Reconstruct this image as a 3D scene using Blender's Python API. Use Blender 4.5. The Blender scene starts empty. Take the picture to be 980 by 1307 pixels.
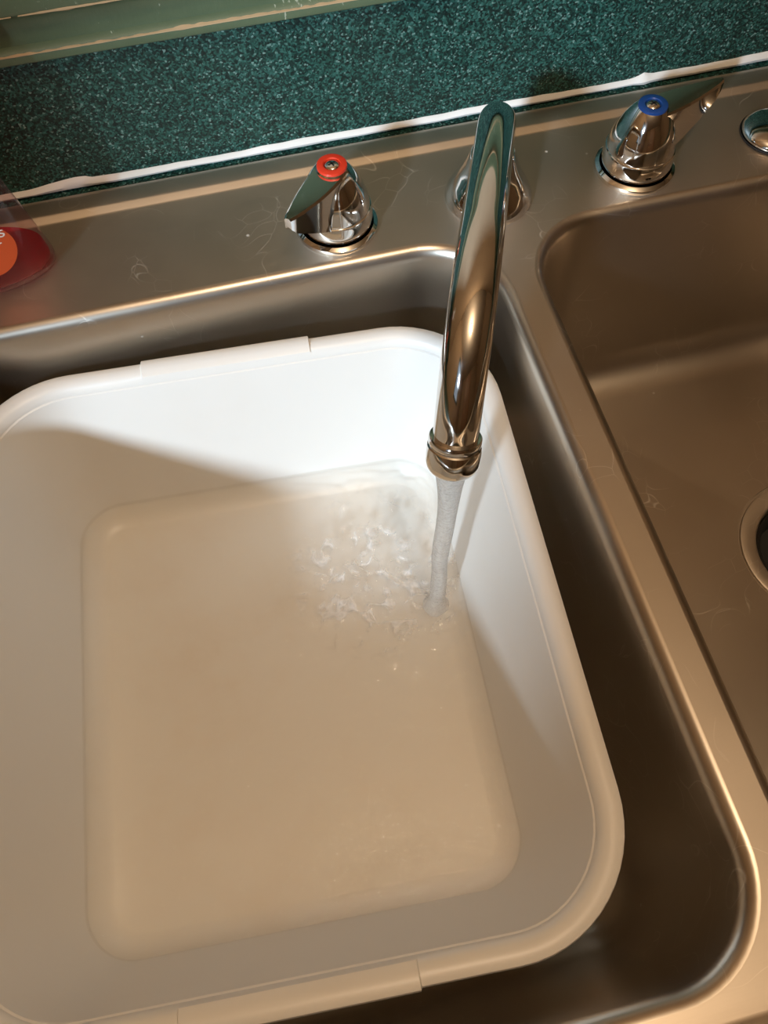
import bpy, bmesh, math, random
from mathutils import Vector, Matrix, noise
random.seed(7)
sc = bpy.context.scene
C = sc.collection
PI = math.pi

# ------------------------------------------------------------------ camera
def cam_axes(yaw, p, ro):
    fwd = Vector((-math.sin(yaw)*math.cos(p), math.cos(yaw)*math.cos(p), -math.sin(p)))
    right = Vector((math.cos(yaw), math.sin(yaw), 0)); up = right.cross(fwd)
    c, s = math.cos(ro), math.sin(ro)
    return c*right + s*up, -s*right + c*up, fwd
cam = bpy.data.objects.new('camera', bpy.data.cameras.new('camera')); C.objects.link(cam)
r_, u_, f_ = cam_axes(-0.2173, 1.1031, -0.0330)
M = Matrix((r_, u_, -f_)).transposed().to_4x4(); M.translation = (-0.165, -0.3991, 0.3875)
cam.matrix_world = M
cam.data.sensor_fit = 'HORIZONTAL'; cam.data.sensor_width = 36; cam.data.lens = 1046.1/980*36
cam.data.clip_start = 0.01
sc.camera = cam

# ------------------------------------------------------------------ light
w = bpy.data.worlds.new('world'); sc.world = w; w.use_nodes = True
w.node_tree.nodes['Background'].inputs[0].default_value = (0.75, 0.85, 1.0, 1)
w.node_tree.nodes['Background'].inputs[1].default_value = 0.3
# daylight comes in low through the window of the side wall
SUN_AZ, SUN_EL = math.radians(50), math.radians(24)
sd = bpy.data.lights.new('daylight', 'SUN'); sd.energy = 4.5; sd.color = (0.68, 0.84, 1.0); sd.angle = math.radians(5)
so = bpy.data.objects.new('daylight', sd); C.objects.link(so); so.location = (-3, -4, 2.5)
so.rotation_euler = Vector((math.cos(SUN_EL)*math.cos(SUN_AZ), math.cos(SUN_EL)*math.sin(SUN_AZ), -math.sin(SUN_EL))).to_track_quat('-Z', 'Y').to_euler()
WY0, WY1, WZ0, WZ1 = -1.59, -.95, .30, 1.10    # unseen side-wall window, its edges placed to cut the daylight patch
vs = sc.view_settings
vs.view_transform = 'Standard'; vs.look = 'None'; vs.gamma = 1; vs.use_curve_mapping = False
vs.exposure = 0.0

# ------------------------------------------------------------------ materials
def new_mat(name):
    m = bpy.data.materials.new(name); m.use_nodes = True
    nt = m.node_tree; b = nt.nodes['Principled BSDF']
    return m, nt, b
def N(nt, t, **kw):
    n = nt.nodes.new(t)
    for k, v in kw.items(): setattr(n, k, v)
    return n
def coords(nt, scale=(1, 1, 1), kind='Object'):
    tc = N(nt, 'ShaderNodeTexCoord'); mp = N(nt, 'ShaderNodeMapping'); mp.inputs['Scale'].default_value = scale
    nt.links.new(tc.outputs[kind], mp.inputs[0]); return mp.outputs[0]
def noise_n(nt, vec, scale, detail=4, rough=.55):
    n = N(nt, 'ShaderNodeTexNoise'); n.inputs['Scale'].default_value = scale
    n.inputs['Detail'].default_value = detail; n.inputs['Roughness'].default_value = rough
    nt.links.new(vec, n.inputs['Vector']); return n.outputs['Fac']
def ramp(nt, fac, stops):
    r = N(nt, 'ShaderNodeValToRGB'); e = r.color_ramp.elements
    while len(e) < len(stops): e.new(0.5)
    for i, (p, c) in enumerate(stops):
        e[i].position = p; e[i].color = c if len(c) == 4 else (*c, 1)
    nt.links.new(fac, r.inputs[0]); return r.outputs[0]
def mixc(nt, fac, a, b):
    m = N(nt, 'ShaderNodeMix', data_type='RGBA')
    if isinstance(fac, (int, float)): m.inputs[0].default_value = fac
    else: nt.links.new(fac, m.inputs[0])
    for i, c in ((6, a), (7, b)):
        if isinstance(c, tuple): m.inputs[i].default_value = c if len(c) == 4 else (*c, 1)
        else: nt.links.new(c, m.inputs[i])
    return m.outputs[2]
def mth(nt, op, a, b=None):
    m = N(nt, 'ShaderNodeMath', operation=op)
    for i, v in enumerate((a, b)):
        if v is None: continue
        if isinstance(v, (int, float)): m.inputs[i].default_value = v
        else: nt.links.new(v, m.inputs[i])
    return m.outputs[0]
def bump(nt, b, h, strength=.2, dist=.001):
    n = N(nt, 'ShaderNodeBump'); n.inputs['Strength'].default_value = strength; n.inputs['Distance'].default_value = dist
    nt.links.new(h, n.inputs['Height']); nt.links.new(n.outputs[0], b.inputs['Normal'])
def plain(name, col, rough=.5, metal=0.0):
    m, nt, b = new_mat(name)
    v = noise_n(nt, coords(nt), 30)
    c = mixc(nt, v, tuple(x*.9 for x in col), tuple(min(1, x*1.08) for x in col))
    nt.links.new(c, b.inputs['Base Color']); b.inputs['Roughness'].default_value = rough; b.inputs['Metallic'].default_value = metal
    return m

def mat_steel(name, rmin, c0, c1, grain=.12):
    m, nt, b = new_mat(name)
    g = noise_n(nt, coords(nt, (6, 260, 260)), 6, 3)
    blot = noise_n(nt, coords(nt), 9, 5)
    c = mixc(nt, blot, c0, c1)
    v = N(nt, 'ShaderNodeTexVoronoi', feature='DISTANCE_TO_EDGE'); v.inputs['Scale'].default_value = 14
    wv = N(nt, 'ShaderNodeVectorMath', operation='ADD')
    nn = N(nt, 'ShaderNodeTexNoise'); nn.inputs['Scale'].default_value = 7
    cc = coords(nt); nt.links.new(cc, nn.inputs['Vector']); nt.links.new(cc, wv.inputs[0]); nt.links.new(nn.outputs['Color'], wv.inputs[1])
    nt.links.new(wv.outputs[0], v.inputs['Vector'])
    scr = ramp(nt, v.outputs['Distance'], [(0, (1, 1, 1)), (.012, (0, 0, 0))])
    msk = ramp(nt, noise_n(nt, coords(nt), 16, 2), [(.52, (0, 0, 0)), (.6, (1, 1, 1))])
    s = mth(nt, 'MULTIPLY', scr, msk)
    c2 = mixc(nt, mth(nt, 'MULTIPLY', s, .55), c, (.9, .85, .77))
    # dried water spots, small and far apart
    vs2 = N(nt, 'ShaderNodeTexVoronoi'); vs2.inputs['Scale'].default_value = 38; nt.links.new(coords(nt), vs2.inputs['Vector'])
    spc = N(nt, 'ShaderNodeSeparateColor'); nt.links.new(vs2.outputs['Color'], spc.inputs[0])
    dot = mth(nt, 'MULTIPLY', ramp(nt, vs2.outputs['Distance'], [(.025, (1, 1, 1)), (.05, (0, 0, 0))]), mth(nt, 'GREATER_THAN', spc.outputs[0], .82))
    c3 = mixc(nt, mth(nt, 'MULTIPLY', dot, .6), c2, (.8, .77, .72))
    nt.links.new(c3, b.inputs['Base Color'])
    nt.links.new(mth(nt, 'SUBTRACT', 1, mth(nt, 'MULTIPLY', dot, .6)), b.inputs['Metallic'])
    r = mth(nt, 'ADD', mth(nt, 'MULTIPLY', g, grain), mth(nt, 'ADD', mth(nt, 'MULTIPLY', blot, .14), rmin))
    nt.links.new(mth(nt, 'ADD', r, mth(nt, 'MULTIPLY', s, .15)), b.inputs['Roughness'])
    bump(nt, b, g, .25*grain, .0004)
    return m
STEEL = mat_steel('brushed_steel', .33, (.48, .415, .335), (.61, .535, .44))
SATIN = mat_steel('satin_steel', .24, (.50, .45, .38), (.62, .565, .49), .03)
def mat_chrome():
    m, nt, b = new_mat('chrome')
    v = noise_n(nt, coords(nt), 120, 4)
    nt.links.new(ramp(nt, v, [(.3, (.03,)*3), (.75, (.10,)*3)]), b.inputs['Roughness'])
    b.inputs['Base Color'].default_value = (.80, .79, .77, 1); b.inputs['Metallic'].default_value = 1
    return m
CHROME = mat_chrome()
def mat_laminate():
    m, nt, b = new_mat('speckled_green_laminate')
    v = N(nt, 'ShaderNodeTexVoronoi'); v.inputs['Scale'].default_value = 900
    nt.links.new(coords(nt), v.inputs['Vector'])
    sp = N(nt, 'ShaderNodeSeparateColor'); nt.links.new(v.outputs['Color'], sp.inputs[0])
    c = ramp(nt, sp.outputs[0], [(0, (.004, .010, .009)), (.4, (.008, .030, .025)), (.72, (.018, .078, .062)), (.93, (.04, .125, .105)), (1, (.17, .27, .24))])
    nt.links.new(c, b.inputs['Base Color']); b.inputs['Roughness'].default_value = .42
    b.inputs['Specular IOR Level'].default_value = .35
    bump(nt, b, noise_n(nt, coords(nt), 700, 2), .1, .0003)
    return m
LAMINATE = mat_laminate()
def mat_tub():
    m, nt, b = new_mat('white_plastic')
    st = noise_n(nt, coords(nt), 11, 6, .6)
    st2 = noise_n(nt, coords(nt), 45, 5, .6)
    f = mth(nt, 'MULTIPLY', ramp(nt, st, [(.48, (0, 0, 0)), (.75, (1, 1, 1))]), st2)
    # scale film settles low on the walls and on the floor of the pan
    tc = N(nt, 'ShaderNodeTexCoord'); sx = N(nt, 'ShaderNodeSeparateXYZ'); nt.links.new(tc.outputs['Object'], sx.inputs[0])
    low = ramp(nt, mth(nt, 'MULTIPLY', sx.outputs[2], -7.2), [(.72, (0, 0, 0)), (.92, (1, 1, 1))])
    f = mth(nt, 'ADD', mth(nt, 'MULTIPLY', f, .12), mth(nt, 'MULTIPLY', mth(nt, 'MULTIPLY', f, low), .24))
    c = mixc(nt, f, (.725, .70, .65), (.58, .44, .29))
    nt.links.new(c, b.inputs['Base Color']); b.inputs['Roughness'].default_value = .38
    b.inputs['Subsurface Weight'].default_value = .12; b.inputs['Subsurface Radius'].default_value = (.006, .005, .004)
    b.inputs['Subsurface Scale'].default_value = .5
    bump(nt, b, noise_n(nt, coords(nt), 160, 3), .05, .0005)
    return m
TUB = mat_tub()
def mat_paint():
    m, nt, b = new_mat('worn_green_paint')
    n1 = noise_n(nt, coords(nt, (1, 3, 3)), 26, 5); n2 = noise_n(nt, coords(nt, (3, 1, 1)), 150, 4)
    c = mixc(nt, n1, (.058, .085, .045), (.105, .142, .080))
    chip = ramp(nt, mth(nt, 'ADD', mth(nt, 'MULTIPLY', n1, .5), mth(nt, 'MULTIPLY', n2, .6)), [(.69, (0, 0, 0)), (.72, (1, 1, 1))])
    nt.links.new(mixc(nt, mth(nt, 'MULTIPLY', chip, .7), c, (.42, .44, .34)), b.inputs['Base Color'])
    b.inputs['Roughness'].default_value = .45
    bump(nt, b, n2, .3, .0006)
    return m
PAINT = mat_paint()
WOOD = plain('bare_wood', (.42, .29, .16), .75)
CAULK = plain('white_caulk', (.74, .72, .68), .6)
WALLP = plain('cream_wall_paint', (.42, .31, .20), .85)
CEILP = plain('ceiling_paint', (.76, .67, .54), .9)
FLOORP = plain('brown_floor', (.20, .13, .08), .6)
CABP = plain('cabinet_wood', (.26, .15, .08), .5)
RED = plain('red_plastic', (.62, .035, .012), .35)
BLUE = plain('blue_plastic', (.008, .05, .21), .35)
BLACK = plain('dark_rubber', (.012, .011, .01), .6)
ORANGE = plain('orange_label', (.62, .09, .02), .5)
WHITE = plain('white_print', (.85, .82, .8), .6)
def mat_trans(name, tint, base, base_mix, gloss_rough=.05, ior=1.33, foam_glints=None, bumpscale=None):
    """thin clear sheet: tinted see-through + cloudy share + mirror share by Fresnel"""
    m = bpy.data.materials.new(name); m.use_nodes = True; nt = m.node_tree
    nt.nodes.remove(nt.nodes['Principled BSDF']); out = nt.nodes['Material Output']
    tr = N(nt, 'ShaderNodeBsdfTransparent'); tr.inputs[0].default_value = (*tint, 1)
    df = N(nt, 'ShaderNodeBsdfDiffuse'); df.inputs[0].default_value = (*base, 1)
    tl = N(nt, 'ShaderNodeBsdfTranslucent'); tl.inputs[0].default_value = (*base, 1)
    md = N(nt, 'ShaderNodeMixShader'); md.inputs[0].default_value = .5
    nt.links.new(df.outputs[0], md.inputs[1]); nt.links.new(tl.outputs[0], md.inputs[2])
    mx = N(nt, 'ShaderNodeMixShader'); mx.inputs[0].default_value = base_mix
    if foam_glints is not None: nt.links.new(foam_glints(nt), mx.inputs[0])
    nt.links.new(tr.outputs[0], mx.inputs[1]); nt.links.new(md.outputs[0], mx.inputs[2])
    gl = N(nt, 'ShaderNodeBsdfGlossy'); gl.inputs['Roughness'].default_value = gloss_rough
    lw = N(nt, 'ShaderNodeLayerWeight')
    if bumpscale:
        bn = N(nt, 'ShaderNodeBump'); bn.inputs['Strength'].default_value = .5; bn.inputs['Distance'].default_value = .002
        nt.links.new(noise_n(nt, coords(nt), bumpscale, 3), bn.inputs['Height'])
        nt.links.new(bn.outputs[0], gl.inputs['Normal']); nt.links.new(bn.outputs[0], lw.inputs['Normal'])
    f0 = ((ior-1)/(ior+1))**2      # Schlick, alike from both sides of the sheet
    fr = mth(nt, 'ADD', mth(nt, 'MULTIPLY', mth(nt, 'POWER', lw.outputs['Facing'], 5), 1-f0), f0)
    m2 = N(nt, 'ShaderNodeMixShader'); nt.links.new(fr, m2.inputs[0])
    nt.links.new(mx.outputs[0], m2.inputs[1]); nt.links.new(gl.outputs[0], m2.inputs[2])
    nt.links.new(m2.outputs[0], out.inputs[0])
    return m
BOTTLE = mat_trans('clear_pink_plastic', (.94, .85, .87), (.6, .4, .45), .04, .06, 1.45)
SOAP = mat_trans('red_liquid_soap', (.96, .17, .26), (.80, .015, .05), .14, .05, 1.4)

# ------------------------------------------------------------------ helpers
def obj(name, bm, mat, parent=None, smooth=True, flip=False):
    if isinstance(bm, bpy.types.Mesh): me = bm
    else:
        bmesh.ops.remove_doubles(bm, verts=bm.verts, dist=1e-6)
        bmesh.ops.recalc_face_normals(bm, faces=bm.faces)
        if flip: bmesh.ops.reverse_faces(bm, faces=bm.faces)
        me = bpy.data.meshes.new(name); bm.to_mesh(me); bm.free()
    if not me.materials: me.materials.append(mat)
    if smooth:
        me.polygons.foreach_set('use_smooth', [True]*len(me.polygons))
        try: me.set_sharp_from_angle(angle=math.radians(38))
        except Exception: pass
    o = bpy.data.objects.new(name, me); C.objects.link(o)
    if parent: o.parent = parent
    return o
def tag(o, label, cat=None, group=None, kind=None):
    o['label'] = label
    if cat: o['category'] = cat
    if group: o['group'] = group
    if kind: o['kind'] = kind
    return o
def thing(name, label, cat, loc=(0, 0, 0), rz=0):
    o = bpy.data.objects.new(name, None); C.objects.link(o); o.location = loc; o.rotation_euler = (0, 0, rz)
    o.empty_display_size = .02
    return tag(o, label, cat)
def struct(name, bm, mat, label=None, smooth=False):
    o = obj(name, bm, mat, None, smooth); o['kind'] = 'structure'
    if label: o['label'] = label
    return o
def add_box(bm, x0, x1, y0, y1, z0, z1, bev=0):
    v = [bm.verts.new((x, y, z)) for x in (x0, x1) for y in (y0, y1) for z in (z0, z1)]
    fs = [bm.faces.new([v[i] for i in f]) for f in ((0,1,3,2), (4,6,7,5), (0,4,5,1), (2,3,7,6), (0,2,6,4), (1,5,7,3))]
    if bev:
        es = list({e for f in fs for e in f.edges})
        bmesh.ops.bevel(bm, geom=es, offset=bev, segments=2, affect='EDGES', profile=.5)
def box(*a, bev=0):
    bm = bmesh.new(); add_box(bm, *a, bev=bev); return bm
def bridge(bm, A, B):
    n = len(A)
    for i in range(n):
        bm.faces.new((A[i], A[(i+1) % n], B[(i+1) % n], B[i]))
def ring(bm, pts, z=None):
    return [bm.verts.new(p if z is None else (p[0], p[1], z)) for p in pts]
def rrect(cx, cy, a, b, r, nc=10, xs=(), ys=()):
    """rounded rectangle, counter-clockwise; extra straight-side points at offsets xs / ys from the centre"""
    P = []
    for y in sorted(ys): P.append((cx+a, cy+y))
    for i in range(nc+1):
        t = i/nc*PI/2; P.append((cx+a-r+r*math.cos(t), cy+b-r+r*math.sin(t)))
    for x in sorted(xs, reverse=True): P.append((cx+x, cy+b))
    for i in range(nc+1):
        t = PI/2+i/nc*PI/2; P.append((cx-a+r+r*math.cos(t), cy+b-r+r*math.sin(t)))
    for y in sorted(ys, reverse=True): P.append((cx-a, cy+y))
    for i in range(nc+1):
        t = PI+i/nc*PI/2; P.append((cx-a+r+r*math.cos(t), cy-b+r+r*math.sin(t)))
    for x in sorted(xs): P.append((cx+x, cy-b))
    for i in range(nc+1):
        t = 1.5*PI+i/nc*PI/2; P.append((cx+a-r+r*math.cos(t), cy-b+r+r*math.sin(t)))
    return P
def lathe(bm, prof, n=48, cx=0, cy=0, cap0=False, cap1=False, sx=1, sy=1):
    rings = []
    for r, z in prof:
        rings.append([bm.verts.new((cx+sx*max(r, 1e-5)*math.cos(2*PI*i/n), cy+sy*max(r, 1e-5)*math.sin(2*PI*i/n), z)) for i in range(n)])
    for A, B in zip(rings, rings[1:]): bridge(bm, A, B)
    if cap0: bm.faces.new(rings[0])
    if cap1: bm.faces.new(rings[-1])
    return rings
def catmull(P, n):
    out = []; Q = [P[0]*2-P[1]]+P+[P[-1]*2-P[-2]]
    for i in range(1, len(Q)-2):
        for k in range(n):
            t = k/n; a, b, c, d = Q[i-1:i+3]
            out.append(.5*((2*b)+(c-a)*t+(2*a-5*b+4*c-d)*t*t+(3*b-a-3*c+d)*t**3))
    out.append(P[-1]); return out
def sweep(bm, path, radii, n=40, side=None, cap=True):
    rings = []
    for i, p in enumerate(path):
        t = (path[min(i+1, len(path)-1)]-path[max(i-1, 0)]).normalized()
        s = side if side is not None else Vector((0, 0, 1)).cross(t).normalized()
        s = (s-t*s.dot(t)).normalized(); u = t.cross(s)
        r = radii[i] if isinstance(radii, (list, tuple)) else radii
        rings.append([bm.verts.new(p+r*(math.cos(2*PI*k/n)*s+math.sin(2*PI*k/n)*u)) for k in range(n)])
    for A, B in zip(rings, rings[1:]): bridge(bm, A, B)
    if cap: bm.faces.new(rings[0]); bm.faces.new(rings[-1])
    return rings

# ------------------------------------------------------------------ the room
YW = 0.0793                       # face of the backsplash
ZF, ZC = -0.925, 1.52             # floor, ceiling
XL, XR, YF = -1.10, 2.30, -3.0
struct('floor', box(XL, XR, YF, YW+.1, ZF-.05, ZF), FLOORP, 'brown kitchen floor')
struct('ceiling', box(XL-.1, XR+.1, YF-.1, YW+.2, ZC, ZC+.05), CEILP, 'cream kitchen ceiling')
struct('wall_back', box(XL, XR, YW+.012, YW+.11, ZF, ZC), WALLP, 'cream painted wall behind the sink')
struct('wall_right', box(XR, XR+.1, YF, YW+.11, ZF, ZC), WALLP, 'cream painted side wall')
struct('wall_front', box(XL, XR, YF-.1, YF, ZF, ZC), WALLP, 'cream painted wall across the room')
bm = bmesh.new()                  # the window wall, with an opening
wy0, wy1, wz0, wz1 = WY0, WY1, WZ0, WZ1
add_box(bm, XL-.1, XL, YF, wy0, ZF, ZC); add_box(bm, XL-.1, XL, wy1, YW+.11, ZF, ZC)
add_box(bm, XL-.1, XL, wy0, wy1, ZF, wz0); add_box(bm, XL-.1, XL, wy0, wy1, wz1, ZC)
struct('wall_left', bm, WALLP, 'cream painted wall with a small window placed to shape the daylight')
bm = bmesh.new()
for a in ((wy0-.05, wy0, wz0-.05, wz1+.05), (wy1, wy1+.05, wz0-.05, wz1+.05), (wy0, wy1, wz0-.05, wz0), (wy0, wy1, wz1, wz1+.05)):
    add_box(bm, XL-.02, XL+.015, *a, bev=.003)
struct('window_1', bm, PAINT, 'small green framed unseen window in the side wall, sized to shape the daylight')

# backsplash and counter
bs = struct('trim_3', box(-1.099, 2.29, YW, YW+.0119, -.004, .097), LAMINATE, 'speckled dark green laminate backsplash')
SX0, SX1, SY0, SY1 = -.419, .419, -.488, .0715   # sink outline
bm = bmesh.new()
o_ = rrect(.60, -.2205, 1.695, .2996, .004, 3)
hole = rrect(0, (SY0+SY1)/2, .410, .272, .04, 6)
for z, rev in ((-.0015, False), (-.0385, True)):
    A = ring(bm, o_, z); B = ring(bm, hole, z)
    es = [bm.edges.new((L[i], L[(i+1) % len(L)])) for L in (A, B) for i in range(len(L))]
    bmesh.ops.triangle_fill(bm, edges=es, use_beauty=True)
    if not rev: A0, B0 = A, B
    else: bridge(bm, A0, A); bridge(bm, B0, B)
ct = struct('countertop', bm, LAMINATE, 'speckled dark green laminate countertop around the sink')
# base cabinet carcass under the counter (panels only, open inside)
cb = thing('base_cabinet', 'brown wooden base cabinet under the counter', 'cabinet', (0, 0, ZF))
H = .885
obj('side_panel', box(-1.09, -1.07, -.49, .07, 0, H), CABP, cb, False)
obj('side_panel', box(2.2, 2.22, -.49, .07, 0, H), CABP, cb, False)
for i in range(6):
    x0 = -1.065+i*.543
    d = obj('door', box(x0, x0+.535, -.512, -.492, .1, H-.01, bev=.003), CABP, cb, False)
    bm = bmesh.new(); lathe(bm, [(0, 0), (.006, 0), (.006, .012), (.015, .02), (.013, .027), (0, .029)], 20)
    bmesh.ops.rotate(bm, verts=bm.verts, matrix=Matrix.Rotation(PI/2, 3, 'X'))
    bmesh.ops.translate(bm, verts=bm.verts, vec=(x0+.05, -.512, H-.1)); obj('knob', bm, CHROME, d)
obj('toe_kick', box(-1.07, 2.2, -.43, -.41, 0, .1), BLACK, cb, False)

# caulk bead along the joint: wavy upper edge, lumps
bm = bmesh.new()
prev = None; n = 420
for i in range(n+1):
    x = -.75+1.5*i/n
    h = .0042+.0012*noise.noise(Vector((x*14, 3, 0)))+.0006*noise.noise(Vector((x*70, 5, 0)))
    d = .0030+.0006*noise.noise(Vector((x*40, 8, 0)))
    lump = math.exp(-((x-.139)/.0045)**2); h += .0016*lump; d += .002*lump
    if x > .139: h += .0011
    if x < -.25: h += .0022*math.exp(-((x+.262)/.014)**2)
    z0 = -.0008 + .0006*noise.noise(Vector((x*20, 1, 4)))
    prof = [(0, z0), (-d*.8, z0+.0002), (-d, z0+h*.4), (-d*.55, z0+h*.85), (0, z0+h)]
    vs_ = [bm.verts.new((x, YW+y, z+.0015)) for y, z in prof]
    if prev:
        for a in range(4): bm.faces.new((prev[a], prev[a+1], vs_[a+1], vs_[a]))
    else: bm.faces.new(vs_)
    prev = vs_
bm.faces.new(prev)
struct('trim_2', bm, CAULK, 'wavy bead of white caulk along the foot of the green backsplash', True)

# painted window apron above the backsplash: profile swept along X (y out from the wall, z up)
def extrude_x(prof, x0, x1, seg=1):
    bm = bmesh.new(); rows = []
    for k in range(seg+1):
        x = x0+(x1-x0)*k/seg
        rows.append([bm.verts.new((x, y, z)) for y, z in prof])
    for A, B in zip(rows, rows[1:]): bridge(bm, A, B)
    bm.faces.new(rows[0]); bm.faces.new(rows[-1]); return bm
yb = YW+.0119
z0 = .0910
prof = [(yb, z0), (YW-.006, z0), (YW-.008, z0+.0015), (YW-.008, z0+.0055), (YW-.0065, z0+.0075), (YW-.003, z0+.009), (YW-.0022, z0+.0150),
        (YW-.0035, z0+.0220), (YW-.0065, z0+.0265), (YW-.0095, z0+.0280), (YW-.0105, z0+.0300), (YW-.0105, z0+.040), (YW-.0085, z0+.042), (yb, z0+.042)]
tr = struct('trim_1', extrude_x(prof, -.8, .8), PAINT, 'worn green painted wooden moulding with chipped edges above the backsplash', True)
def chip_line(yc, zc, seed, wmean, gap):
    bm = bmesh.new(); prev = None
    for i in range(901):
        x = -.8+1.6*i/900
        wd = wmean*(.95+.9*noise.noise(Vector((x*30, seed, 0)))+.7*noise.noise(Vector((x*210, seed, 2))))
        if wd < gap: prev = None; continue
        cur = [bm.verts.new((x, yc+.0006, zc-wd)), bm.verts.new((x, yc-.00045, zc-wd*.3)), bm.verts.new((x, yc-.00035, zc+wd*.4)), bm.verts.new((x, yc+.0012, zc+wd))]
        if prev:
            for a in range(3): bm.faces.new((prev[a], prev[a+1], cur[a+1], cur[a]))
        prev = cur
    return bm
for (yc, zc, sd, wm, gp) in ((YW-.0079, z0+.0062, 1.3, .0008, .00012), (YW-.0102, z0+.0286, 7.7, .0009, .00012)):
    ob = obj('chipped_edge', chip_line(yc, zc, sd, wm, gp), WOOD, tr); ob['label'] = 'bare tan wood where the green paint is chipped'
# ------------------------------------------------------------------ sink
sink = thing('double_bowl_sink', 'brushed stainless steel double bowl sink set into the green counter', 'sink', (0, 0, 0))
BYC, BB = -.2426, .2072           # bowls: centre y, half depth
BOWLS = ((-.1982, .1837), (.1922, .1777))
RC = .046; DEP = -.1635
xs_ = [-.1+.02*i for i in range(11)]; ys_ = [-.12+.02*i for i in range(13)]
bm = bmesh.new()
cyo = (SY0+SY1)/2; hx, hy = .419, (SY1-SY0)/2
outer = [(0, -.0014), (-.0008, .0012), (-.003, .0026), (-.006, .0032), (-.0168, .0034), (-.0185, .0031), (-.0215, .0004), (-.0235, 0)]
prev = None
for o, z in outer:
    cur = ring(bm, rrect(0, cyo, hx+o, hy+o, .045+o*.6, 10), z)
    if prev: bridge(bm, prev, cur)
    prev = cur
edges = [bm.edges.new((prev[i], prev[(i+1) % len(prev)])) if not bm.edges.get((prev[i], prev[(i+1) % len(prev)])) else bm.edges.get((prev[i], prev[(i+1) % len(prev)])) for i in range(len(prev))]
roll = [(.0072, 0), (.0060, -.0001), (.0046, -.0006), (.0030, -.0017), (.0016, -.0033), (.0006, -.0054), (0, -.0085)]
for cx, ha in BOWLS:
    L = ring(bm, rrect(cx, BYC, ha+.0072, BB+.0072, RC+.0072, 14, xs_, ys_), 0)
    edges += [bm.edges.new((L[i], L[(i+1) % len(L)])) for i in range(len(L))]
bmesh.ops.triangle_fill(bm, edges=edges, use_beauty=True)
obj('deck', bm, STEEL, sink)
DRAIN = (.1935, -.2345); DR = .0556
for bi, (cx, ha) in enumerate(BOWLS):
    bm = bmesh.new(); prev = None
    prof = list(roll)+[(-.0015, -.03), (-.005, -.08), (-.009, -.125)]
    for k in range(1, 8):
        t = k/7*PI/2; prof.append((-.0095-.032*(1-math.cos(t)), -.131-.0300*math.sin(t)))
    prof += [(-.06, -.1620), (-.09, -.1626)]
    for o, z in prof:
        k = 1 if o > -.05 else (.8 if o > -.07 else .6)
        cur = ring(bm, [(cx+(x-cx)*k, BYC+(y-BYC)*k) for x, y in rrect(cx, BYC, ha+max(o, -.043), BB+max(o, -.043), max(RC+o, .004), 14, xs_, ys_)], z)
        if prev: bridge(bm, prev, cur)
        prev = cur
    n = len(prev); dc = (DRAIN[0], DRAIN[1]) if bi else (cx, BYC)
    circ = []
    for v in prev:
        a = math.atan2(v.co.y-dc[1], v.co.x-dc[0]); circ.append(bm.verts.new((dc[0]+DR*math.cos(a), dc[1]+DR*math.sin(a), DEP)))
    bridge(bm, prev, circ)
    low_ = [bm.verts.new((v.co.x, v.co.y, DEP-.003)) for v in circ]
    bridge(bm, circ, low_)
    if not bi: bm.faces.new(low_)
    b = obj('bowl', bm, SATIN, sink)
    if bi == 1:
        bm = bmesh.new()
        lathe(bm, [(DR+.0002, DEP-.0026), (DR-.0018, DEP-.0026), (DR-.0019, DEP+.0002), (DR-.0032, DEP+.0006), (.0445, DEP-.0002), (.0425, DEP-.0012), (.0410, DEP-.004), (.040, DEP-.03), (.03, DEP-.032)], 72, dc[0], dc[1])
        fl = obj('drain_flange', bm, STEEL, sink)
        bm = bmesh.new()
        lathe(bm, [(.0001, DEP-.0310), (.036, DEP-.0310), (.0392, DEP-.018), (.0398, DEP-.008), (.0385, DEP-.0065), (.036, DEP-.009), (.033, DEP-.026), (.0001, DEP-.0285)], 56, dc[0], dc[1])
        bk = obj('strainer_basket', bm, BLACK, fl)
        bm = bmesh.new()
        lathe(bm, [(.0001, DEP-.029), (.004, DEP-.029), (.004, DEP-.012), (.009, DEP-.009), (.008, DEP-.003), (.0001, DEP-.002)], 24, dc[0], dc[1])
        obj('strainer_knob', bm, CHROME, fl)

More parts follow.
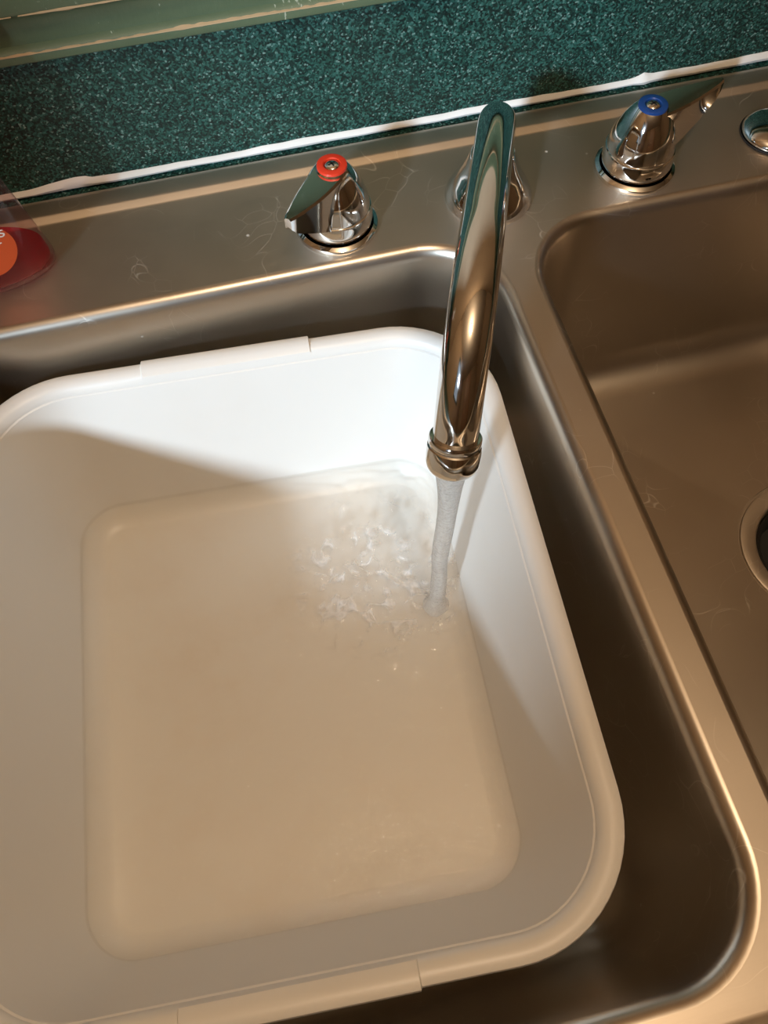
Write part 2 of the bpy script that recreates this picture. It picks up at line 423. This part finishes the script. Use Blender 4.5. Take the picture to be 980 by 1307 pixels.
# ------------------------------------------------------------------ faucet handles
faucet = thing('kitchen_faucet', 'chrome two handle faucet with red and blue rings and a curved spout', 'faucet', (0, 0, 0))
def make_handle(label, loc, ang, ringmat, ringlabel):
    bm = bmesh.new()
    lathe(bm, [(.0222, .0042), (.0230, .0062), (.0232, .0100), (.0227, .0162), (.0224, .0170), (.0217, .0173), (.0219, .0178), (.0217, .0190), (.0205, .0250), (.0183, .0315), (.0152, .0378), (.0122, .0425), (.0100, .0453), (.0090, .0463), (.0001, .0464)], 64)
    t = obj('faucet_handle', bm, CHROME, faucet); t.location = loc; t['label'] = label
    bm = bmesh.new()
    lathe(bm, [(.0001, 0), (.0262, 0), (.0266, .0012), (.0262, .003), (.0244, .0042), (.0238, .0045)], 64)
    obj('escutcheon', bm, CHROME, t)
    # lever: tapered wing, top edge level with the crown, skirt deep at the body and shallow at the tip
    bm = bmesh.new(); rows = []
    K = 14
    for k in range(K+1):
        s = k/K; r = .004+.047*s
        wd = .0100*(1-s)**1.15+.0034*s**.8*(1-s*.15)+.0016*math.sin(PI*s)
        top = .0452+.0035*s**1.6
        dep = .0300*(1-s)**.95+.0095
        if k == K: wd *= .75; dep *= .8
        b_ = .0012
        rows.append([(r, -wd, top-dep), (r, -wd*1.0, top-b_), (r, -wd+b_, top), (r, wd-b_, top), (r, wd, top-b_), (r, wd*1.0, top-dep), (r, 0, top-dep*.82)])
    V = [[bm.verts.new(p) for p in row] for row in rows]
    for A, B in zip(V, V[1:]): bridge(bm, A, B)
    bm.faces.new(V[0]); bm.faces.new(V[-1])
    bmesh.ops.rotate(bm, verts=bm.verts, matrix=Matrix.Rotation(ang, 3, 'Z'))
    obj('lever', bm, CHROME, t)
    bm = bmesh.new()
    lathe(bm, [(.0049, .0462), (.0049, .0474), (.0054, .0479), (.0082, .0480), (.0090, .0476), (.0092, .0462)], 56)
    rg = obj('index_ring', bm, ringmat, t); rg['label'] = ringlabel
    bm = bmesh.new()
    lathe(bm, [(.0048, .0462), (.0047, .0468), (.0041, .0475), (.0026, .0481), (.0001, .0483)], 40)
    bt = obj('cap_screw', bm, CHROME, t)
    bm = bmesh.new()
    for a in (0, PI/2):
        m0 = len(bm.verts); b2 = bmesh.new(); add_box(b2, -.0024, .0024, -.0005, .0005, .0475, .0484)
        bmesh.ops.rotate(b2, verts=b2.verts, matrix=Matrix.Rotation(a+.4, 3, 'Z')); me = bpy.data.meshes.new('x'); b2.to_mesh(me); bm.from_mesh(me); bpy.data.meshes.remove(me); b2.free()
    obj('screw_slot', bm, BLACK, t, False)
    return t
make_handle('chrome handle with red hot ring, wing lever swung open', (-.1016, 0, 0), math.radians(228), RED, 'red plastic hot ring')
make_handle('chrome handle with blue cold ring, wing lever pointing sideways', (.1016, 0, 0), math.radians(11), BLUE, 'blue plastic cold ring')

# chrome dome cap in the fourth hole
hc = thing('hole_cap', 'round domed chrome cap on sink deck beside the blue ringed handle', 'cap', (.2055, .006, 0))
bm = bmesh.new(); lathe(bm, [(.0001, 0), (.0225, 0), (.0228, .0010), (.0225, .0016)], 56); obj('gasket', bm, BLACK, hc)
bm = bmesh.new(); lathe(bm, [(.0218, .0016), (.0218, .0026), (.0208, .0045), (.0175, .0066), (.011, .0082), (.0001, .0088)], 56); obj('dome', bm, CHROME, hc)

# ------------------------------------------------------------------ spout
PHI = math.radians(22.8); UX, UY = -math.sin(PHI), -math.cos(PHI)
SIDE = Vector((UY, -UX, 0))
bm = bmesh.new()
lathe(bm, [(.0001, 0), (.0282, 0), (.0286, .0012), (.0280, .0035), (.0262, .0075), (.0235, .0125), (.0200, .0185), (.0168, .0250), (.0148, .0310), (.0135, .0350), (.0128, .0358), (.0112, .0360)], 64)
obj('spout_hub', bm, CHROME, faucet)
SZ = [(0, .034), (0, .042), (.0008, .050), (.0045, .058), (.0125, .0645), (.026, .0698), (.046, .0755), (.07, .082), (.095, .0885), (.12, .0945), (.145, .1003), (.165, .1022), (.182, .1005), (.197, .0935), (.208, .083), (.216, .0705), (.2215, .058), (.225, .0505)]
path = catmull([Vector((UX*s, UY*s, z)) for s, z in SZ], 6)
bm = bmesh.new(); sweep(bm, path, .0110, 48, SIDE); sp = obj('spout', bm, CHROME, faucet); sp['label'] = 'curved chrome spout reaching over the dishpan'
tip = path[-1]; td = (path[-1]-path[-4]).normalized()
# aerator: collar with flat bottom, axis between the tube end and vertical
q = td.to_track_quat('-Z', 'Y').to_matrix()
bm = bmesh.new()
lathe(bm, [(.0110, .0065), (.0124, .0065), (.0129, .0058), (.0129, .0030), (.0124, .0022), (.0124, .0016), (.0131, .0010), (.0134, -.0010), (.0134, -.0075), (.0126, -.0105), (.0112, -.0125), (.0104, -.0130), (.0098, -.0128), (.0098, -.0090), (.0001, -.0090)], 56)
bmesh.ops.rotate(bm, verts=bm.verts, matrix=q); bmesh.ops.translate(bm, verts=bm.verts, vec=tip)
obj('aerator', bm, CHROME, sp)
OUT = tip+td*.0125

# ------------------------------------------------------------------ dishpan
TC = (-.2020, -.2375); TA, TB, TR = .1660, .1850, .066; TZ = -.0325; TH = .1295
tub = thing('dishpan', 'white plastic dishpan sitting in the left sink bowl under the running spout', 'dishpan', (TC[0], TC[1], TZ), math.radians(-3.9))
e_ = .0007
HX = [-.0535-e_, -.0535, .0535, .0535+e_]
txs = sorted(HX+[-.0885+.0177*i for i in range(11)]); tys = [-.11+.02*i for i in range(12)]
inn = [(-.0118, -.0026), (-.0131, -.0062), (-.0150, -.015), (-.0225, -.055), (-.0300, -.096), (-.0332, -.1085), (-.0358, -.1150), (-.0394, -.1206), (-.0440, -.1248), (-.0480, -.1264), (-.0499, -.1270), (-.062, -.1270), (-.09, -.1270)]
lipx = [(-.0022, -.0095), (0, -.0095), (.0002, -.0045), (-.0006, -.0016), (-.0028, -.0003), (-.0060, 0), (-.0092, -.0006)]
und = [(-.0022, -.0040), (-.0085, -.0034), (-.0142, -.0075), (-.0172, -.018), (-.0245, -.055), (-.0328, -.100), (-.0362, -.1175), (-.0395, -.1255), (-.0450, -.1290), (-.062, -.1295), (-.09, -.1295)]
def tub_loop(o): return rrect(0, 0, TA+o, TB+o, max(TR+o, .008), 14, txs, tys)
def tub_ring(bm, o, z, lip):
    pts = tub_loop(max(o, -.05)); out = []
    if o < -.05: pts = [(x*.55, y*.55) for x, y in pts] if o < -.07 else [(x*.8, y*.8) for x, y in pts]
    for x, y in pts:
        zz = z; yy = y
        if lip and abs(x) <= .0536 and abs(y) > TB*.8:      # thicker grip section of the rim, front and back
            yy = y+math.copysign(.0013*(1 if lip == 1 else .3), y); zz = z+.0013
        out.append(bm.verts.new((x, yy, zz)))
    return out
bm = bmesh.new()
seq = [(o, z, 0) for o, z in reversed(und)]+[(o, z, 1) for o, z in lipx]+[(inn[0][0], inn[0][1], 2)]+[(o, z, 0) for o, z in inn[1:]]
R_ = [tub_ring(bm, *s) for s in seq]
for A, B in zip(R_, R_[1:]): bridge(bm, A, B)
bm.faces.new(R_[0]); bm.faces.new(R_[-1])
obj('pan_body', bm, TUB, tub)

# ------------------------------------------------------------------ water in the pan
WZ = -.0325-.1115                 # water level
def inner_off(zrel):
    for (o1, z1), (o2, z2) in zip(inn, inn[1:]):
        if z1 >= zrel >= z2: return o1+(o2-o1)*(z1-zrel)/(z1-z2)
th = math.radians(-3.9)
def to_world(x, y): return (TC[0]+x*math.cos(th)-y*math.sin(th), TC[1]+x*math.sin(th)+y*math.cos(th))
def to_loc(X, Y):
    X -= TC[0]; Y -= TC[1]; return (X*math.cos(-th)-Y*math.sin(-th), X*math.sin(-th)+Y*math.cos(-th))
ix, iy = to_loc(OUT.x-.0005, OUT.y)
loop = tub_loop(inner_off(WZ-TZ)+.0003)
# resample the loop densely
dense = []
for i in range(len(loop)):
    a, b = Vector(loop[i]), Vector(loop[(i+1) % len(loop)]); k = max(1, int((b-a).length/.0035))
    for j in range(k): dense.append(a.lerp(b, j/k))
def wave(x, y):
    d = math.hypot(x-ix, y-iy); lx = x-(ix-.03); ly = y-(iy+.035); dl = math.hypot(lx, ly)
    near = math.exp(-(d/.045)**2); mid = math.exp(-(dl/.062)**2)
    z = .0016*math.cos(d*2*PI/.017)*math.exp(-d/.035)
    z += mid*(.0042*noise.noise(Vector((x*75, y*95, 1)))+.0024*noise.noise(Vector((x*190, y*150, 5))))
    z += near*.0028*noise.noise(Vector((x*160, y*160, 9)))
    z += .00035*noise.noise(Vector((x*22, y*22, 3)))
    z -= .0035*math.exp(-(d/.007)**2)
    return z
bm = bmesh.new(); rings = []; NR = 110
for k in range(NR):
    s = 1-(k/NR)**.8 if k else 1.0
    row = []
    for p in dense:
        x = ix+(p.x-ix)*s; y = iy+(p.y-iy)*s
        fade = min(1, (1-s)*6)
        row.append(bm.verts.new((x, y, WZ-TZ+wave(x, y)*fade)))
    rings.append(row)
for A, B in zip(rings, rings[1:]): bridge(bm, A, B)
bm.faces.new(rings[-1])
def foam_glints(nt):
    """aerated water: cloudier around the spot where the stream plunges in; bright ripple glints painted as white streaks"""
    tc = N(nt, 'ShaderNodeTexCoord'); vm = N(nt, 'ShaderNodeVectorMath', operation='DISTANCE')
    nt.links.new(tc.outputs['Object'], vm.inputs[0]); vm.inputs[1].default_value = (ix-.008, iy+.004, WZ-TZ)
    near = ramp(nt, mth(nt, 'MULTIPLY', vm.outputs['Value'], 10), [(0, (1, 1, 1)), (.12, (.9,)*3), (.75, (.0,)*3)])
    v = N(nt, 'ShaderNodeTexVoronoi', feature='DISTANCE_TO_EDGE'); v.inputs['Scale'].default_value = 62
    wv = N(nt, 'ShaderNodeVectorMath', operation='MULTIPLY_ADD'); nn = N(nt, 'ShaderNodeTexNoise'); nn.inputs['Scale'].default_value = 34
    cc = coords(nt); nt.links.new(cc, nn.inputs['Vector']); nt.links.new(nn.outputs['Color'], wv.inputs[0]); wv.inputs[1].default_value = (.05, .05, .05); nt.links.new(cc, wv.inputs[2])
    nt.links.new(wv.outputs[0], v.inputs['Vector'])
    glint_streak = ramp(nt, v.outputs['Distance'], [(0, (1, 1, 1)), (.10, (.35,)*3), (.22, (0, 0, 0))])  # light glints of the ripples, painted as whitish lines in the water colour
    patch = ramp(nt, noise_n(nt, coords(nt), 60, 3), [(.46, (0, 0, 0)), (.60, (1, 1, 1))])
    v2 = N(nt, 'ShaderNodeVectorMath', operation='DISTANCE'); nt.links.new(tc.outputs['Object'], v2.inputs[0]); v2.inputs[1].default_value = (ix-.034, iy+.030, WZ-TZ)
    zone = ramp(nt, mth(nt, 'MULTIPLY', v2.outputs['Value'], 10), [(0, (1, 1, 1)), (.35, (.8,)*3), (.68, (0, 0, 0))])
    f1 = mth(nt, 'MULTIPLY', mth(nt, 'MULTIPLY', glint_streak, patch), mth(nt, 'MULTIPLY', zone, .9))
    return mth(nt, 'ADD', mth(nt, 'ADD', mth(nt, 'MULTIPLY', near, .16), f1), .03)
WATER = mat_trans('tap_water', (.985, .98, .965), (.92, .90, .87), .08, .03, 1.33, foam_glints, 230)
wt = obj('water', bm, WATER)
if wt.data.polygons[0].normal.z < 0: wt.data.flip_normals()
wt.location = (TC[0], TC[1], TZ); wt.rotation_euler = (0, 0, th)
tag(wt, 'shallow rippling water in the bottom of the white dishpan', 'water', kind='stuff')

# falling stream
def stream_mat_foam(nt):
    v = noise_n(nt, coords(nt, (1, 1, .22)), 420, 4, .6)
    return ramp(nt, v, [(.3, (.36,)*3), (.7, (.52,)*3)])
STREAM = mat_trans('aerated_stream', (.93, .92, .90), (.80, .77, .73), .45, .12, 1.33, stream_mat_foam, 420)
bm = bmesh.new(); rings = []
ztop, zbot = OUT.z+.004, WZ+.0005; NS = 60; n = 36
for k in range(NS+1):
    s = k/NS; z = ztop+(zbot-ztop)*s
    r = .0051+.0038*math.exp(-s*8)+.0004*math.sin(s*17)*s+.0042*max(0, s-.9)/.1*max(0, s-.9)/.1
    row = []
    for i in range(n):
        a = 2*PI*i/n
        rr = r*(1+.10*noise.noise(Vector((math.cos(a)*1.3, math.sin(a)*1.3, s*4)))+.05*s*noise.noise(Vector((math.cos(a)*3, math.sin(a)*3, s*16))))
        row.append(bm.verts.new((OUT.x+UX*.003*math.sin(s*PI*.5)+rr*math.cos(a)+.0006*math.sin(s*9), OUT.y+UY*.003*math.sin(s*PI*.5)+rr*math.sin(a), z)))
    rings.append(row)
for A, B in zip(rings, rings[1:]): bridge(bm, A, B)
st = obj('water_stream', bm, STREAM)
tag(st, 'stream of tap water falling from the spout into the dishpan', 'water')

# ------------------------------------------------------------------ soap bottle
BX, BY = -.3285, .0180
BA, BBq = 1.29, .567               # oval footprint
bt = thing('soap_bottle', 'clear oval pump bottle holding red liquid soap beside the backsplash', 'bottle', (BX, BY, 0))
def brad(z): return .0388-.0150*min(1, max(0, (z-.010)/.117))
prof = [(.0001, .0008), (.033, .0008), (.0362, .0002), (.0380, .002), (.0388, .006), (.0388, .010)]+[(brad(z), z) for z in [.02, .03, .04, .05, .06, .07, .08, .09, .1, .11, .12, .127]]+[(.0215, .132), (.0165, .1365), (.0135, .138)]
bm = bmesh.new(); lathe(bm, prof, 80, sx=BA, sy=BBq); obj('shell', bm, BOTTLE, bt)
LZ = .0165
bm = bmesh.new()
lathe(bm, [(.0001, .0030), (.032, .0030), (.0355, .0034), (.0369, .006), (.0370, .010)]+[(brad(z)-.0018, z) for z in (.013, LZ)]+[(.0001, LZ)], 72, sx=BA, sy=BBq)
lq = obj('liquid_soap', bm, SOAP, bt); lq['label'] = 'red liquid soap'
bm = bmesh.new(); lathe(bm, [(.0001, .1375), (.0115, .1375), (.0125, .139), (.0155, .140), (.0155, .156), (.0145, .158), (.006, .159), (.006, .172), (.0045, .174), (.0045, .185), (.011, .186), (.012, .194), (.010, .197), (.0001, .198)], 40); pm = obj('pump', bm, WHITE, bt)
bm = bmesh.new(); sweep(bm, [Vector((0, 0, .191)), Vector((-.02, -.008, .191)), Vector((-.034, -.013, .188)), Vector((-.038, -.0145, .183))], .0042, 20); obj('nozzle', bm, WHITE, pm)
bm = bmesh.new(); sweep(bm, [Vector((0, 0, .137)), Vector((-.004, .001, .07)), Vector((-.010, .002, .008))], .0022, 12, Vector((1, 0, 0))); obj('dip_tube', bm, BOTTLE, bt)
# round orange label with white print, wrapped on the front
LX, LZC, LR = .0185, .0315, .0170
def wrap(x, z, off):
    X = LX+x; r = brad(z); A, B = r*BA, r*BBq
    return (X, -B*math.sqrt(max(0, 1-(X/A)**2))-off, z)
bm = bmesh.new()
cen = bm.verts.new(wrap(0, LZC, .0004)); last = None
for rr in [LR*k/6 for k in range(1, 7)]:
    cur = [bm.verts.new(wrap(rr*math.cos(2*PI*i/48), LZC+rr*math.sin(2*PI*i/48), .0004)) for i in range(48)]
    if last: bridge(bm, last, cur)
    else:
        for i in range(48): bm.faces.new((cen, cur[i], cur[(i+1) % 48]))
    last = cur
lb = obj('label', bm, ORANGE, bt); lb['label'] = 'round orange label'
def print_text(body, size, x, z, name):
    cu = bpy.data.curves.new('t', 'FONT'); cu.body = body; cu.size = size; cu.align_x = 'RIGHT'; cu.resolution_u = 4
    to = bpy.data.objects.new('t', cu); C.objects.link(to); bpy.context.view_layer.update()
    dg = bpy.context.evaluated_depsgraph_get(); me = bpy.data.meshes.new_from_object(to.evaluated_get(dg))
    bpy.data.objects.remove(to); bpy.data.curves.remove(cu)
    for v in me.vertices: v.co = Vector(wrap(v.co.x+x, v.co.y+z, .0009))
    obj(name, me, WHITE, lb, False)
print_text('&', .0090, .0100, .0455, 'lettering')
print_text('ds', .0100, .0146, .0380, 'lettering')
bm = bmesh.new()
A = [bm.verts.new(wrap(.001+.0012*k, .0345, .0009)) for k in range(9)]; B = [bm.verts.new(wrap(.001+.0012*k, .0353, .0009)) for k in range(9)]
for k in range(8): bm.faces.new((A[k], A[k+1], B[k+1], B[k]))
obj('printed_rule', bm, WHITE, lb, False)

# ------------------------------------------------------------------ unseen pantry across the room, added for dark reflections in the chrome
pc = thing('added_pantry', 'tall brown unseen pantry cabinet added across the room for the chrome to reflect', 'cabinet', (.15, YF+.30, ZF))
obj('cabinet_body', box(-.5, .5, -.28, .25, 0, 2.15, bev=.004), CABP, pc, False)
for sx_ in (-1, 1):
    for z0_, z1_ in ((.1, 1.25), (1.27, 2.12)):
        x0, x1 = (.004, .49) if sx_ > 0 else (-.49, -.004)
        d = obj('door', box(x0, x1, .2505, .27, z0_, z1_, bev=.004), CABP, pc, False)
        bm = bmesh.new(); lathe(bm, [(.0001, 0), (.006, 0), (.006, .012), (.015, .02), (.013, .027), (.0001, .029)], 20)
        bmesh.ops.rotate(bm, verts=bm.verts, matrix=Matrix.Rotation(-PI/2, 3, 'X'))
        bmesh.ops.translate(bm, verts=bm.verts, vec=(sx_*.045, .2701, 1.15 if z0_ < 1 else 1.37)); obj('knob', bm, CHROME, d)

# ------------------------------------------------------------------ ceiling lamp
LP = (-.05, -.62)
cl = thing('pendant_lamp', 'warm globe pendant lamp hanging from the kitchen ceiling', 'lamp', (LP[0], LP[1], ZC))
bm = bmesh.new(); lathe(bm, [(.0001, -.001), (.06, -.001), (.062, -.012), (.05, -.022), (.008, -.026), (.006, -.03), (.006, -.11), (.02, -.115), (.024, -.14), (.022, -.145), (.0001, -.145)], 40); obj('canopy', bm, CHROME, cl)
ld = bpy.data.lights.new('bulb', 'POINT'); ld.energy = 19.5; ld.color = (1.0, 0.76, 0.53); ld.shadow_soft_size = .09
lo = bpy.data.objects.new('bulb', ld); C.objects.link(lo); lo.parent = cl; lo.location = (0, 0, -.25)
